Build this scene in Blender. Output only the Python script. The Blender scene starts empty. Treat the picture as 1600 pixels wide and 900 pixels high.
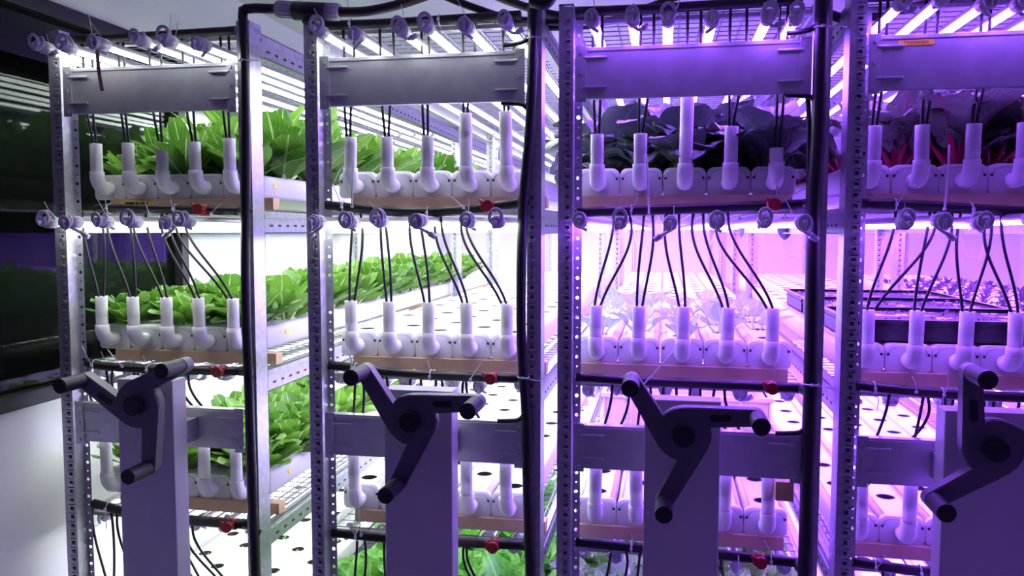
import bpy, bmesh, math, random
from mathutils import Vector, Matrix
random.seed(7)
R = math.radians
C = bpy.context.scene.collection

# ------------------------------------------------------------------ camera
FPX = 1267.5
YAW, PITCH, ROLL = R(10.581), R(4.0026), R(0.051)
CAM = Vector((0, 0, 1.5))
_f0 = Vector((-math.sin(YAW), math.cos(YAW), 0)); _r0 = Vector((math.cos(YAW), math.sin(YAW), 0)); _u0 = Vector((0, 0, 1))
FW = _f0 * math.cos(PITCH) - _u0 * math.sin(PITCH)
_up = _u0 * math.cos(PITCH) + _f0 * math.sin(PITCH)
RT = _r0 * math.cos(ROLL) + _up * math.sin(ROLL)
UP = -_r0 * math.sin(ROLL) + _up * math.cos(ROLL)
def at(x, y, Y):
    """point of the vertical plane at depth Y that the photograph shows at pixel x, y"""
    q = RT * ((x - 800) / FPX) - UP * ((y - 450) / FPX) + FW
    q = q * (Y / q.y)
    return Vector((q.x, Y, q.z + 1.5))
cd = bpy.data.cameras.new('camera'); cam = bpy.data.objects.new('camera', cd); C.objects.link(cam)
m = Matrix((RT, UP, -FW)).transposed().to_4x4(); m.translation = CAM
cam.matrix_world = m
cd.sensor_width = 36; cd.lens = FPX / 1600 * 36; cd.clip_start = 0.02
bpy.context.scene.camera = cam

# ------------------------------------------------------------------ materials
def mat(name, col, rough=0.5, metal=0.0, noise=None, spec=None, emit=None, es=0, bump=None, trans=0):
    m = bpy.data.materials.new(name); m.use_nodes = True
    nt = m.node_tree; b = nt.nodes['Principled BSDF']
    b.inputs['Base Color'].default_value = (*col, 1); b.inputs['Roughness'].default_value = rough
    b.inputs['Metallic'].default_value = metal
    if spec is not None: b.inputs['Specular IOR Level'].default_value = spec
    if noise:
        sc, c2, lo, hi = noise
        tc = nt.nodes.new('ShaderNodeTexCoord'); n = nt.nodes.new('ShaderNodeTexNoise'); n.inputs['Scale'].default_value = sc
        n.inputs['Detail'].default_value = 4
        r = nt.nodes.new('ShaderNodeValToRGB'); r.color_ramp.elements[0].position = lo; r.color_ramp.elements[1].position = hi
        r.color_ramp.elements[0].color = (*col, 1); r.color_ramp.elements[1].color = (*c2, 1)
        nt.links.new(tc.outputs['Object'], n.inputs['Vector']); nt.links.new(n.outputs['Fac'], r.inputs['Fac'])
        nt.links.new(r.outputs['Color'], b.inputs['Base Color'])
        if bump:
            bp = nt.nodes.new('ShaderNodeBump'); bp.inputs['Strength'].default_value = bump; bp.inputs['Distance'].default_value = 0.002
            nt.links.new(n.outputs['Fac'], bp.inputs['Height']); nt.links.new(bp.outputs['Normal'], b.inputs['Normal'])
    if emit:
        b.inputs['Emission Color'].default_value = (*emit, 1); b.inputs['Emission Strength'].default_value = es
    return m
def leafmat(name, c1, c2, vein, trans=0.35, rough=0.45, spec=0.5, crinkle=0):
    m = bpy.data.materials.new(name); m.use_nodes = True
    nt = m.node_tree; b = nt.nodes['Principled BSDF']; L = nt.links.new
    uv = nt.nodes.new('ShaderNodeUVMap'); sep = nt.nodes.new('ShaderNodeSeparateXYZ'); L(uv.outputs['UV'], sep.inputs[0])
    ab = nt.nodes.new('ShaderNodeMath'); ab.operation = 'SUBTRACT'; ab.inputs[1].default_value = 0.5; L(sep.outputs['X'], ab.inputs[0])
    a2 = nt.nodes.new('ShaderNodeMath'); a2.operation = 'ABSOLUTE'; L(ab.outputs[0], a2.inputs[0])
    # side veins: sawtooth of v - |u|
    s1 = nt.nodes.new('ShaderNodeMath'); s1.operation = 'SUBTRACT'; L(sep.outputs['Y'], s1.inputs[0]); L(a2.outputs[0], s1.inputs[1])
    s2 = nt.nodes.new('ShaderNodeMath'); s2.operation = 'MULTIPLY'; s2.inputs[1].default_value = 44; L(s1.outputs[0], s2.inputs[0])
    s3 = nt.nodes.new('ShaderNodeMath'); s3.operation = 'SINE'; L(s2.outputs[0], s3.inputs[0])
    s4 = nt.nodes.new('ShaderNodeMapRange'); s4.inputs['From Min'].default_value = 0.93; s4.inputs['From Max'].default_value = 1.0; s4.inputs['To Max'].default_value = .45; L(s3.outputs[0], s4.inputs['Value'])
    m1 = nt.nodes.new('ShaderNodeMapRange'); m1.inputs['From Min'].default_value = 0.045; m1.inputs['From Max'].default_value = 0.02; L(a2.outputs[0], m1.inputs['Value'])
    mx = nt.nodes.new('ShaderNodeMath'); mx.operation = 'MAXIMUM'; L(m1.outputs[0], mx.inputs[0]); L(s4.outputs[0], mx.inputs[1])
    tc = nt.nodes.new('ShaderNodeTexCoord'); n = nt.nodes.new('ShaderNodeTexNoise'); n.inputs['Scale'].default_value = 14; L(tc.outputs['Object'], n.inputs['Vector'])
    oi = nt.nodes.new('ShaderNodeObjectInfo'); ad = nt.nodes.new('ShaderNodeMath'); ad.operation = 'ADD'; L(n.outputs['Fac'], ad.inputs[0])
    sc = nt.nodes.new('ShaderNodeMath'); sc.operation = 'MULTIPLY_ADD'; sc.inputs[1].default_value = .4; sc.inputs[2].default_value = -.2; L(oi.outputs['Random'], sc.inputs[0]); L(sc.outputs[0], ad.inputs[1])
    r = nt.nodes.new('ShaderNodeValToRGB'); r.color_ramp.elements[0].position = .3; r.color_ramp.elements[1].position = .7
    r.color_ramp.elements[0].color = (*c1, 1); r.color_ramp.elements[1].color = (*c2, 1); L(ad.outputs[0], r.inputs['Fac'])
    mc = nt.nodes.new('ShaderNodeMixRGB'); mc.inputs['Color2'].default_value = (*vein, 1); L(r.outputs['Color'], mc.inputs['Color1']); L(mx.outputs[0], mc.inputs['Fac'])
    L(mc.outputs[0], b.inputs['Base Color']); b.inputs['Roughness'].default_value = rough; b.inputs['Specular IOR Level'].default_value = spec
    bp = nt.nodes.new('ShaderNodeBump'); bp.inputs['Strength'].default_value = .35; bp.inputs['Distance'].default_value = .004; L(mx.outputs[0], bp.inputs['Height']); L(bp.outputs['Normal'], b.inputs['Normal'])
    if crinkle:
        n2 = nt.nodes.new('ShaderNodeTexNoise'); n2.inputs['Scale'].default_value = 55; n2.inputs['Detail'].default_value = 3; L(tc.outputs['Object'], n2.inputs['Vector'])
        b2 = nt.nodes.new('ShaderNodeBump'); b2.inputs['Strength'].default_value = crinkle; b2.inputs['Distance'].default_value = .012
        L(n2.outputs['Fac'], b2.inputs['Height']); L(bp.outputs['Normal'], b2.inputs['Normal']); L(b2.outputs['Normal'], b.inputs['Normal'])
    t = nt.nodes.new('ShaderNodeBsdfTranslucent'); L(mc.outputs[0], t.inputs['Color'])
    ms = nt.nodes.new('ShaderNodeMixShader'); ms.inputs['Fac'].default_value = trans
    L(b.outputs[0], ms.inputs[1]); L(t.outputs[0], ms.inputs[2]); L(ms.outputs[0], nt.nodes['Material Output'].inputs['Surface'])
    return m
def glassmat(name):
    m = bpy.data.materials.new(name); m.use_nodes = True; nt = m.node_tree; nt.nodes.clear(); L = nt.links.new
    o = nt.nodes.new('ShaderNodeOutputMaterial'); tr = nt.nodes.new('ShaderNodeBsdfTransparent'); gl = nt.nodes.new('ShaderNodeBsdfGlossy')
    gl.inputs['Roughness'].default_value = 0.015; tr.inputs['Color'].default_value = (.75, .8, .78, 1)
    fr = nt.nodes.new('ShaderNodeFresnel'); fr.inputs['IOR'].default_value = 1.16; mx = nt.nodes.new('ShaderNodeMixShader')
    L(fr.outputs[0], mx.inputs['Fac']); L(tr.outputs[0], mx.inputs[1]); L(gl.outputs[0], mx.inputs[2]); L(mx.outputs[0], o.inputs['Surface'])
    return m
M = dict(
    steel=mat('galvanised steel', (.46, .47, .50), .42, .65, (60, (.60, .61, .64), .35, .7)),
    zinc=mat('zinc sheet', (.52, .53, .56), .42, .6, (25, (.62, .63, .66), .3, .75)),
    wire=mat('zinc wire', (.42, .43, .45), .4, .8),
    pvc=mat('white plastic', (.86, .86, .87), .35, 0, (8, (.89, .89, .90), .3, .7)),
    pipe=mat('white pipe plastic', (.93, .92, .93), .4),
    capm=mat('milky cap plastic', (.93, .93, .95), .4),
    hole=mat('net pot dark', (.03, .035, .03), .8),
    rim=mat('net pot rim', (.55, .55, .55), .5),
    black=mat('black polyethylene', (.012, .012, .014), .42),
    rubber=mat('black rubber', (.01, .01, .012), .55),
    handle=mat('dark grey cast plastic', (.105, .10, .115), .45),
    handle_edge=mat('grey hub plastic', (.12, .12, .135), .45),
    panel=mat('white painted panel', (.56, .54, .57), .4),
    wood=mat('pine batten', (.62, .42, .26), .6, 0, (18, (.72, .52, .34), .35, .7)),
    red=mat('red valve plastic', (.34, .012, .02), .4),
    lav=mat('grey cable sleeve', (.62, .60, .68), .45),
    tie=mat('nylon tie', (.8, .8, .82), .4),
    housing=mat('aluminium tube housing', (.55, .55, .58), .35, .6),
    white=mat('white LED diffuser', (1, 1, 1), .4, emit=(.96, 1.0, .98), es=14.5),
    violet=mat('violet LED diffuser', (1, 1, 1), .4, emit=(.29, .085, 1.0), es=45),
    wall=mat('white wall paint', (.74, .75, .75), .7, 0, (3, (.70, .71, .71), .3, .7)),
    darkwall=mat('darkened unseen wall', (.10, .10, .115), .6),
    ceil=mat('ceiling paint', (.60, .61, .61), .8),
    floor=mat('grey vinyl floor', (.28, .28, .30), .5, 0, (40, (.33, .33, .34), .4, .6)),
    frame=mat('black window frame', (.010, .010, .012), .5),
    night=mat('night outside', (.003, .003, .003), 1),
    glass=glassmat('window glass'),
    yellow=mat('yellow sticker', (.85, .62, .05), .5),
    ink_shade=mat('black print and slot shade', (.02, .02, .02), .6),
    tray=mat('black tray plastic', (.012, .011, .018), .35),
    crate=mat('white crate plastic', (.75, .75, .78), .4),
    card=mat('cardboard', (.50, .38, .16), .7),
    soil=mat('pale seed mat', (.06, .05, .05), .8, 0, (14, (.75, .66, .66), .54, .60)),
    cord=mat('pale cord', (.8, .7, .8), .5),
    clear=mat('grey pipe fitting', (.52, .50, .58), .35),
    choy=leafmat('bright green leaf', (.065, .21, .018), (.17, .37, .045), (.40, .56, .22), .36, .36, .55),
    dark=leafmat('dark blue green leaf', (.040, .075, .050), (.075, .11, .085), (.12, .16, .13), .12, .36, .6, .25),
    darkstem=mat('dark stem', (.06, .12, .05), .45),
    chard=leafmat('olive chard leaf', (.05, .08, .035), (.16, .18, .15), (.22, .06, .10), .18, .30, .9, 1.0),
    redstem=mat('crimson stem', (.45, .01, .09), .4),
    greenstem=mat('pale green stem', (.45, .65, .25), .4),
    pale=leafmat('pale glaucous leaf', (.26, .40, .22), (.34, .48, .30), (.5, .6, .45), .35),
    curly=leafmat('green kale leaf', (.05, .25, .02), (.11, .36, .04), (.3, .5, .15), .3, .4, .5, .7),
    purple=leafmat('purple basil leaf', (.10, .07, .10), (.16, .11, .14), (.2, .1, .2), .2),
)

for k_ in ('pipe', 'capm'):
    b_ = M[k_].node_tree.nodes['Principled BSDF']; b_.inputs['Subsurface Weight'].default_value = .6; b_.inputs['Subsurface Radius'].default_value = (1, 1, 1); b_.inputs['Subsurface Scale'].default_value = .02

# ------------------------------------------------------------------ helpers
def tag(o, label=None, cat=None, group=None, kind=None):
    if label: o['label'] = label
    if cat: o['category'] = cat
    if group: o['group'] = group
    if kind: o['kind'] = kind
    return o
def empty(name, loc=(0, 0, 0), rz=0):
    o = bpy.data.objects.new(name, None); C.objects.link(o); o.location = loc; o.rotation_euler = (0, 0, rz); o.empty_display_size = .05
    return o
def obj(name, bm, mats, parent=None, smooth=False, data=None):
    if data is None:
        me = bpy.data.meshes.new(name)
        if smooth:
            for f in bm.faces: f.smooth = True
        bm.to_mesh(me); bm.free()
        for k in (mats if isinstance(mats, (list, tuple)) else [mats]): me.materials.append(M[k])
    else: me = data
    o = bpy.data.objects.new(name, me); C.objects.link(o)
    if parent: o.parent = parent
    return o
def bx(bm, x0, x1, y0, y1, z0, z1, bev=0, mi=0):
    r = bmesh.ops.create_cube(bm, size=1)
    vs = r['verts']
    for v in vs: v.co = Vector((x0 if v.co.x < 0 else x1, y0 if v.co.y < 0 else y1, z0 if v.co.z < 0 else z1))
    fs = set(f for v in vs for f in v.link_faces)
    for f in fs: f.material_index = mi
    if bev:
        es = list(set(e for v in vs for e in v.link_edges))
        bmesh.ops.bevel(bm, geom=es, offset=bev, segments=2, affect='EDGES', profile=.6)
    return bm
def box(*a, **k):
    return bx(bmesh.new(), *a, **k)
def cat_rom(pts, n=6):
    P = [Vector(p) for p in pts]
    if len(P) < 3:
        return P
    out = []
    for i in range(len(P) - 1):
        p0 = P[i - 1] if i else P[0] * 2 - P[1]; p1 = P[i]; p2 = P[i + 1]; p3 = P[i + 2] if i + 2 < len(P) else P[-1] * 2 - P[-2]
        for k in range(n):
            t = k / n
            out.append(.5 * ((2 * p1) + (p2 - p0) * t + (2 * p0 - 5 * p1 + 4 * p2 - p3) * t * t + (3 * p1 - p0 - 3 * p2 + p3) * t ** 3))
    out.append(P[-1]); return out
def tube(bm, pts, r, seg=8, cap=True, mi=0, smooth=True):
    """swept tube; r a number or list"""
    n = len(pts); rings = []; pts = [Vector(p) for p in pts]
    ref = None
    for i, p in enumerate(pts):
        d = (pts[min(i + 1, n - 1)] - pts[max(i - 1, 0)])
        if d.length < 1e-9: d = Vector((0, 0, 1))
        d.normalize()
        if ref is None: ref = Vector((0, 0, 1)) if abs(d.z) < .9 else Vector((1, 0, 0))
        a = ref - d * ref.dot(d)
        if a.length < 1e-4: a = d.orthogonal()
        a.normalize(); ref = a; b = d.cross(a)
        rr = r[i] if isinstance(r, (list, tuple)) else r
        rings.append([bm.verts.new(p + (a * math.cos(2 * math.pi * k / seg) + b * math.sin(2 * math.pi * k / seg)) * rr) for k in range(seg)])
    for i in range(n - 1):
        for k in range(seg):
            f = bm.faces.new((rings[i][k], rings[i][(k + 1) % seg], rings[i + 1][(k + 1) % seg], rings[i + 1][k])); f.material_index = mi; f.smooth = smooth
    if cap:
        for rg in (rings[0][::-1], rings[-1]):
            f = bm.faces.new(rg); f.material_index = mi
    return bm
def prism(bm, poly, axis_y0, axis_y1, mi=0):
    """polygon in X,Z extruded along Y"""
    a = [bm.verts.new((x, axis_y0, z)) for x, z in poly]; b = [bm.verts.new((x, axis_y1, z)) for x, z in poly]
    n = len(poly)
    for f in (bm.faces.new(a), bm.faces.new(b[::-1])): f.material_index = mi
    for i in range(n):
        f = bm.faces.new((a[i], b[i], b[(i + 1) % n], a[(i + 1) % n])); f.material_index = mi
    bmesh.ops.recalc_face_normals(bm, faces=bm.faces)
    return bm
def rrect(w, h, r, n=4, x=0, z=0, r2=None):
    pts = []
    for cx, cz, a0, rr in ((w / 2, h, 0, r), (-w / 2, h, 90, r), (-w / 2, 0, 180, r2 or r), (w / 2, 0, 270, r2 or r)):
        sx = -1 if cx > 0 else 1; sz = -1 if cz > 0 else 1
        for k in range(n + 1):
            a = R(a0 + 90 * k / n)
            pts.append((x + cx + sx * rr + rr * math.cos(a), z + cz + sz * rr + rr * math.sin(a)))
    return pts
def cell_hole(bm, o, ux, uz, w, h, poly, mi=0, mi_in=None, depth=0, dn=None, bottom=False):
    """rectangle w x h with corner o in directions ux, uz having a hole (poly of (a,b) in 0..w,0..h)"""
    n = len(poly); cx = sum(p[0] for p in poly) / n; cz = sum(p[1] for p in poly) / n
    inner = [bm.verts.new(o + ux * a + uz * b) for a, b in poly]
    outer = []
    for a, b in poly:
        dx, dz = a - cx, b - cz
        s = min((w - cx if dx > 0 else cx) / abs(dx) if abs(dx) > 1e-9 else 1e9, (h - cz if dz > 0 else cz) / abs(dz) if abs(dz) > 1e-9 else 1e9)
        outer.append((cx + dx * s, cz + dz * s))
    ov = [bm.verts.new(o + ux * a + uz * b) for a, b in outer]
    corners = [(0, 0), (w, 0), (w, h), (0, h)]
    for i in range(n):
        j = (i + 1) % n; (a0, b0), (a1, b1) = outer[i], outer[j]
        extra = None
        if abs(a0 - a1) > 1e-7 and abs(b0 - b1) > 1e-7:
            extra = min(corners, key=lambda c: abs(c[0] - (a0 if abs(a0) < 1e-6 or abs(a0 - w) < 1e-6 else a1)) + abs(c[1] - (b0 if abs(b0) < 1e-6 or abs(b0 - h) < 1e-6 else b1)))
        vs = [inner[i], ov[i]] + ([bm.verts.new(o + ux * extra[0] + uz * extra[1])] if extra else []) + [ov[j], inner[j]]
        f = bm.faces.new(vs); f.material_index = mi
    if depth:
        low = [bm.verts.new(v.co + dn * depth) for v in inner]
        for i in range(n):
            j = (i + 1) % n
            f = bm.faces.new((inner[i], inner[j], low[j], low[i])); f.material_index = mi_in
        if bottom:
            f = bm.faces.new(low); f.material_index = mi_in
def circ(cx, cz, r, n=10):
    return [(cx + r * math.cos(2 * math.pi * (k + .5) / n), cz + r * math.sin(2 * math.pi * (k + .5) / n)) for k in range(n)]
ORD = ['first', 'second', 'third', 'fourth', 'fifth', 'sixth', 'seventh', 'eighth', 'ninth', 'tenth', 'eleventh', 'twelfth', 'thirteenth', 'fourteenth', 'fifteenth', 'sixteenth', 'seventeenth', 'eighteenth']
RN = ['leftmost white-lit', 'second white-lit', 'left violet-lit', 'right violet-lit', 'far right violet-lit']
TN = {'T': 'top', 'A': 'upper', 'B': 'middle', 'C': 'lower', 'D': 'bottom'}

# ------------------------------------------------------------------ layout
Y0 = 2.0
YM, YB = 4.2, 6.3
RX = [-1.674, -.922, -.258, .412, 1.10]
RW = [.600, .622, .631, .640, .64]
PZ = 2.03
DECK = dict(T=2.035, A=1.560, B=1.120, C=.684, D=.248)
CHZ = dict(A=1.593, B=1.153, C=.717, D=.281)      # underside of the channels
CHH = .068
CW = .1094                                        # pitch of the channels
CY = 2.135                                        # front face of the channels
CHP = [.1035, .1075, .1094, .1094, .1094]
CH0 = [.024, .035, .034, .022, .035]
CEND = 5.6

# ------------------------------------------------------------------ room
def struct(name, bm, m, parent=None, **k):
    o = obj(name, bm, m, parent, **k)
    if not parent: o['kind'] = 'structure'
    return o
XL, XR, YF, YN, ZC = -1.78, 2.6, 6.62, -1.6, 2.47
struct('floor', box(XL - .1, XR + .1, YN - .1, YF + .1, -.1, 0), 'floor')
struct('ceiling', box(XL - .1, XR + .1, YN - .1, YF + .1, ZC, ZC + .1), 'ceil')
struct('wall_back', box(XL - .1, XR + .1, YF, YF + .1, 0, ZC), 'wall')
struct('wall_right', box(XR, XR + .1, YN, YF, 0, ZC), 'wall')
struct('wall_front', box(XL - .1, XR + .1, YN - .1, YN, 0, ZC), 'darkwall')  # unseen wall, toned dark to cut ambient light on the rack fronts
WY0, WY1, WZ0, WZ1 = -.2, 2.80, 1.00, 2.17
bm = bmesh.new()
bx(bm, XL - .1, XL, YN, YF, 0, WZ0); bx(bm, XL - .1, XL, YN, YF, WZ1, ZC)
bx(bm, XL - .1, XL, YN, WY0, WZ0, WZ1); bx(bm, XL - .1, XL, WY1, YF, WZ0, WZ1)
struct('wall_left', bm, 'wall')
w = empty('window_1', (XL, 0, WZ0)); w['kind'] = 'structure'
bm = bmesh.new(); t = .045
bx(bm, -.06, .012, WY0, WY1, 0, t, .003); bx(bm, -.06, .012, WY0, WY1, WZ1 - WZ0 - t, WZ1 - WZ0, .003)
bx(bm, -.06, .012, WY1 - t, WY1, t, WZ1 - WZ0 - t, .003); bx(bm, -.06, .012, WY0, WY0 + t, t, WZ1 - WZ0 - t, .003)
obj('window_frame', bm, 'frame', w)
obj('window_pane', box(-.022, -.018, WY0 + t, WY1 - t, t, WZ1 - WZ0 - t), 'glass', w)
obj('night_sheet', box(-.09, -.085, WY0 + .01, WY1 - .01, .01, WZ1 - WZ0 - .01), 'night', w)  # black sheet added behind the glass stands in for the dark outside

# ------------------------------------------------------------------ racks
def post_mesh(mir, h=PZ, detail=True):
    """omega-shaped punched upright, outer side at x=0, faces the viewer (-Y); mir=-1 mirrors it"""
    bm = bmesh.new(); s = mir
    X = Vector((s, 0, 0)); Z = Vector((0, 0, 1)); T = .002
    def pl(x0, x1, y0, y1): bx(bm, min(s * x0, s * x1), max(s * x0, s * x1), y0, y1, 0, h)
    if detail:
        pl(0, .012, 0, T)
        n = int(h / .025)
        for k in range(n):
            o = X * .012 + Z * (k * .025)
            cell_hole(bm, o, X, Z, .020, .025, [(.0045, .006), (.0155, .006), (.0155, .0185), (.0045, .0185)], 0, 0, .004, Vector((0, 1, 0)))
            # pressed lip of the punched slot
            bx(bm, min(s * .0172, s * .0268), max(s * .0172, s * .0268), -.0030, .003, k * .025 + .0062, k * .025 + .0105, .0008)
            bx(bm, min(s * .0172, s * .0188), max(s * .0172, s * .0188), -.0022, .003, k * .025 + .0105, k * .025 + .0175)
        bx(bm, min(0, s * .032), max(0, s * .032), 0, T, n * .025, h)
        pl(.032, .036, 0, T); pl(.002, .034, .037, .039)
    else: pl(0, .036, 0, T)
    pl(0, T, T, .065); pl(.034, .036, T, .040); pl(0, .012, .063, .065)
    if detail and mir > 0:
        for k in range(int(h / .05)):
            for q, r in ((0, .0048), (1, .0024)):
                o = X * .034 + Z * (k * .05 + q * .025) + Vector((0, .040, 0))
                cell_hole(bm, o, X, Z, .021, .025, circ(.011, .0125, r, 8))
    elif mir > 0: pl(.034, .055, .040, .042)
    bx(bm, min(0, s * .05) - .004, max(0, s * .05) + .004, -.004, .069, 0, .006)
    return bm
def mk(bm, name, m):
    me = bpy.data.meshes.new(name); bm.to_mesh(me); bm.free()
    for k in (m if isinstance(m, (list, tuple)) else [m]): me.materials.append(M[k])
    return me
POST_L = mk(post_mesh(1), 'post', 'steel'); POST_R = mk(post_mesh(-1), 'post', 'steel')
def beam_plate(W, z0, z1):
    bm = bmesh.new(); x0, x1 = .050, W - .050
    bx(bm, x0, x1, .004, .007, z0 + .004, z1 - .004)
    bx(bm, x0, x1, .004, .030, z1 - .004, z1, .0008)             # folded lips
    bx(bm, x0, x1, .004, .022, z0, z0 + .004, .0008)
    bx(bm, x0 + .012, x1 - .012, .0015, .004, z1 - .010, z1 - .005, .0008)
    for xa, xb in ((x0 - .008, x0 + .018), (x1 - .018, x1 + .008)):  # bolted end tabs
        bx(bm, xa, xb, .0005, .0035, z0 - .008, z1 + .004, .0005)
        for zz in (z0 + .006, (z0 + z1) / 2, z1 - .014):
            r = bmesh.ops.create_cone(bm, cap_ends=True, segments=10, radius1=.0042, radius2=.0036, depth=.003)
            bmesh.ops.rotate(bm, verts=r['verts'], matrix=Matrix.Rotation(R(90), 3, 'X'))
            bmesh.ops.translate(bm, verts=r['verts'], vec=((xa + xb) / 2, -.001, zz))
    for xa in (x0 + .010, x1 - .068):                             # pressed ribs
        for zz in (z0 + .024, z1 - .028):
            bx(bm, xa, xa + .058, -.0022, .004, zz, zz + .0062, .0022)
    return bm
def deck_mesh(W, L):
    bm = bmesh.new(); n = 11
    for i in range(n + 1):
        x = .03 + (W - .06) * i / n
        bx(bm, x - .0018, x + .0018, 0, L, -.0036, 0)
    k = 0
    while k * .05 < L:
        bx(bm, .03, W - .03, k * .05, k * .05 + .0024, 0, .0024); k += 1
    return bm
def side_beam(s):
    """slotted C section running back, web at x=0 facing outwards (s=-1 left, 1 right)"""
    bm = bmesh.new(); L0, L1 = .067, YB - Y0 - .002
    def b(x0, x1, z0, z1): bx(bm, min(s * x0, s * x1), max(s * x0, s * x1), L0, L1, z0, z1)
    b(-.002, 0, -.062, 0); b(-.018, 0, -.002, 0); b(-.018, 0, -.062, -.060); b(.0, .003, -.020, -.014)
    k = 0
    while .1 + k * .05 < L1 - .03:
        y = .1 + k * .05
        bx(bm, min(0, s * .0006), max(0, s * .0006) , y, y + .018, -.044, -.038, mi=1); k += 1  # shade of the slots painted as black strips on the web
    return bm
SBL = mk(side_beam(-1), 'side_beam', ['steel', 'ink_shade']); SBR = mk(side_beam(1), 'side_beam', ['steel', 'ink_shade'])

PANX = [(-1.391, -1.232), (-.664, -.494), (-.038, .132), (.599, .769)]
HUB = [(-1.279, 1.07), (-.57, 1.062), (.048, 1.058), (.668, 1.059)]
ANG = [40, 17, 16, -13]; SLOT = [1, 0, 0, 1]
RLAB = ['galvanised mobile rack nearest the dark window, full of bright green leafy crops',
        'galvanised mobile rack in white light left of centre, shelves mostly unplanted',
        'galvanised mobile rack in violet light with large dark leaves on its upper shelf',
        'galvanised mobile rack at the right in violet light, yellow label on its top beam']
RACKS = []
for i in range(4):
    W = RW[i]; root = empty('mobile_shelving_rack', (RX[i], Y0, 0)); RACKS.append(root)
    tag(root, RLAB[i], 'shelving rack', 'mobile racks')
    for (x, me) in ((0, POST_L), (W, POST_R)):
        for y in (0, YM - Y0, YB - Y0):
            p = obj('post', None, None, root, data=me); p.location = (x, y, .02 if y else .02); 
    for (z0, z1) in ((1.822, 1.945), (.905, 1.015)):
        obj('end_beam', beam_plate(W, z0, z1), 'zinc', root)
    obj('end_beam', box(.01, W - .01, YB - Y0 - .006, YB - Y0 - .002, 1.822, 1.945), 'zinc', root)
    for k, z in DECK.items():
        a = obj('side_beam', None, None, root, data=SBL); a.location = (.003, 0, z - .004)
        a = obj('side_beam', None, None, root, data=SBR); a.location = (W - .003, 0, z - .004)
        d = obj('wire_deck', deck_mesh(W, 4.2), 'wire', root); d.location = (0, .075, z - .003)
        obj('cross_bar', box(.02, W - .02, .068, .088, z - .018, z - .007, .001), 'steel', root)
        obj('cross_bar', box(.02, W - .02, 2.18, 2.20, z - .018, z - .007, .001), 'steel', root)
    # carriage under the posts
    obj('carriage', box(-.002, W + .002, .0, YB - Y0 + .07, .0, .06, .004), 'steel', root)
    # drive housing panel with three-spoked hand wheel
    xa, xb = PANX[i][0] - RX[i], PANX[i][1] - RX[i]
    pn = obj('drive_panel', box(xa, xb, 1.86 - Y0, 1.92 - Y0, .02, 1.117, .003), 'panel', root)
    obj('panel_bracket', bx(box(xa + .02, xa + .05, -.082, .001, .93, .99), xb - .05, xb - .02, -.082, .001, .93, .99), 'steel', root)
    hx, hz = HUB[i][0] - RX[i], HUB[i][1]
    hw = empty('hand_wheel', (hx, 0, hz)); hw.parent = root
    bm = bmesh.new()
    prism(bm, circ(0, 0, .060, 40), 1.783 - Y0, 1.808 - Y0)
    bmesh.ops.bevel(bm, geom=[e for e in bm.edges if len(e.link_faces) == 2 and any(len(f.verts) > 8 for f in e.link_faces)], offset=.003, segments=2, affect='EDGES')
    prism(bm, circ(0, 0, .022, 20), 1.808 - Y0, 1.861 - Y0)
    obj('hub', bm, 'handle', hw)
    bm = bmesh.new(); prism(bm, circ(0, 0, .0235, 28), 1.757 - Y0, 1.783 - Y0)
    bmesh.ops.bevel(bm, geom=[e for e in bm.edges if any(len(f.verts) > 8 for f in e.link_faces)], offset=.003, segments=2, affect='EDGES')
    obj('center_knob', bm, 'rubber', hw)
    for k in range(3):
        th = R(ANG[i] + 120 * k - 14.5); d = Vector((math.cos(th), 0, math.sin(th))); nrm = Vector((-math.sin(th), 0, math.cos(th)))
        bm = bmesh.new(); hwid = .0215; Lr = .155; poly = []
        c = nrm * .0385
        def P(a, b):
            q = c + d * a + nrm * b; return (q.x, q.z)
        # root swells into the hub, tip is rounded
        poly += [P(-.020, -.028), P(.02, -.034), P(.045, -hwid - .004), P(.06, -hwid)]
        for q in range(9):
            a = R(-90 + 180 * q / 8); poly.append(P(Lr + hwid * .86 * math.cos(a), hwid * .86 * math.sin(a)))
        poly += [P(.03, hwid), P(.0, hwid), P(-.018, hwid - .004), P(-.036, hwid - .013), P(-.045, -.004)]
        prism(bm, poly, 1.778 - Y0 + .0005 * k, 1.812 - Y0 - .0005 * k)
        bmesh.ops.bevel(bm, geom=[e for e in bm.edges if any(len(f.verts) > 8 for f in e.link_faces)], offset=.002, segments=2, affect='EDGES')
        arm = obj('arm', bm, 'handle', hw)
        if k == SLOT[i]:
            bm = bmesh.new(); pp = []
            for q in range(18):
                a = 2 * math.pi * q / 18; pp.append(P(.078 + (.016 if math.cos(a) > 0 else -.016) + .0075 * math.cos(a), .0075 * math.sin(a)))
            prism(bm, pp, 1.7765 - Y0, 1.779 - Y0); obj('recess_shade', bm, 'rubber', arm)  # raised black pad stands in for the shade inside the slot
        e = c + d * Lr; bm = bmesh.new()
        prism(bm, circ(e.x, e.z, .0185, 24), 1.7 - Y0, 1.779 - Y0)
        bmesh.ops.bevel(bm, geom=[g for g in bm.edges if any(len(f.verts) > 8 for f in g.link_faces)], offset=.0025, segments=2, affect='EDGES')
        g = obj('grip', bm, 'rubber', arm, smooth=False)
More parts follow.
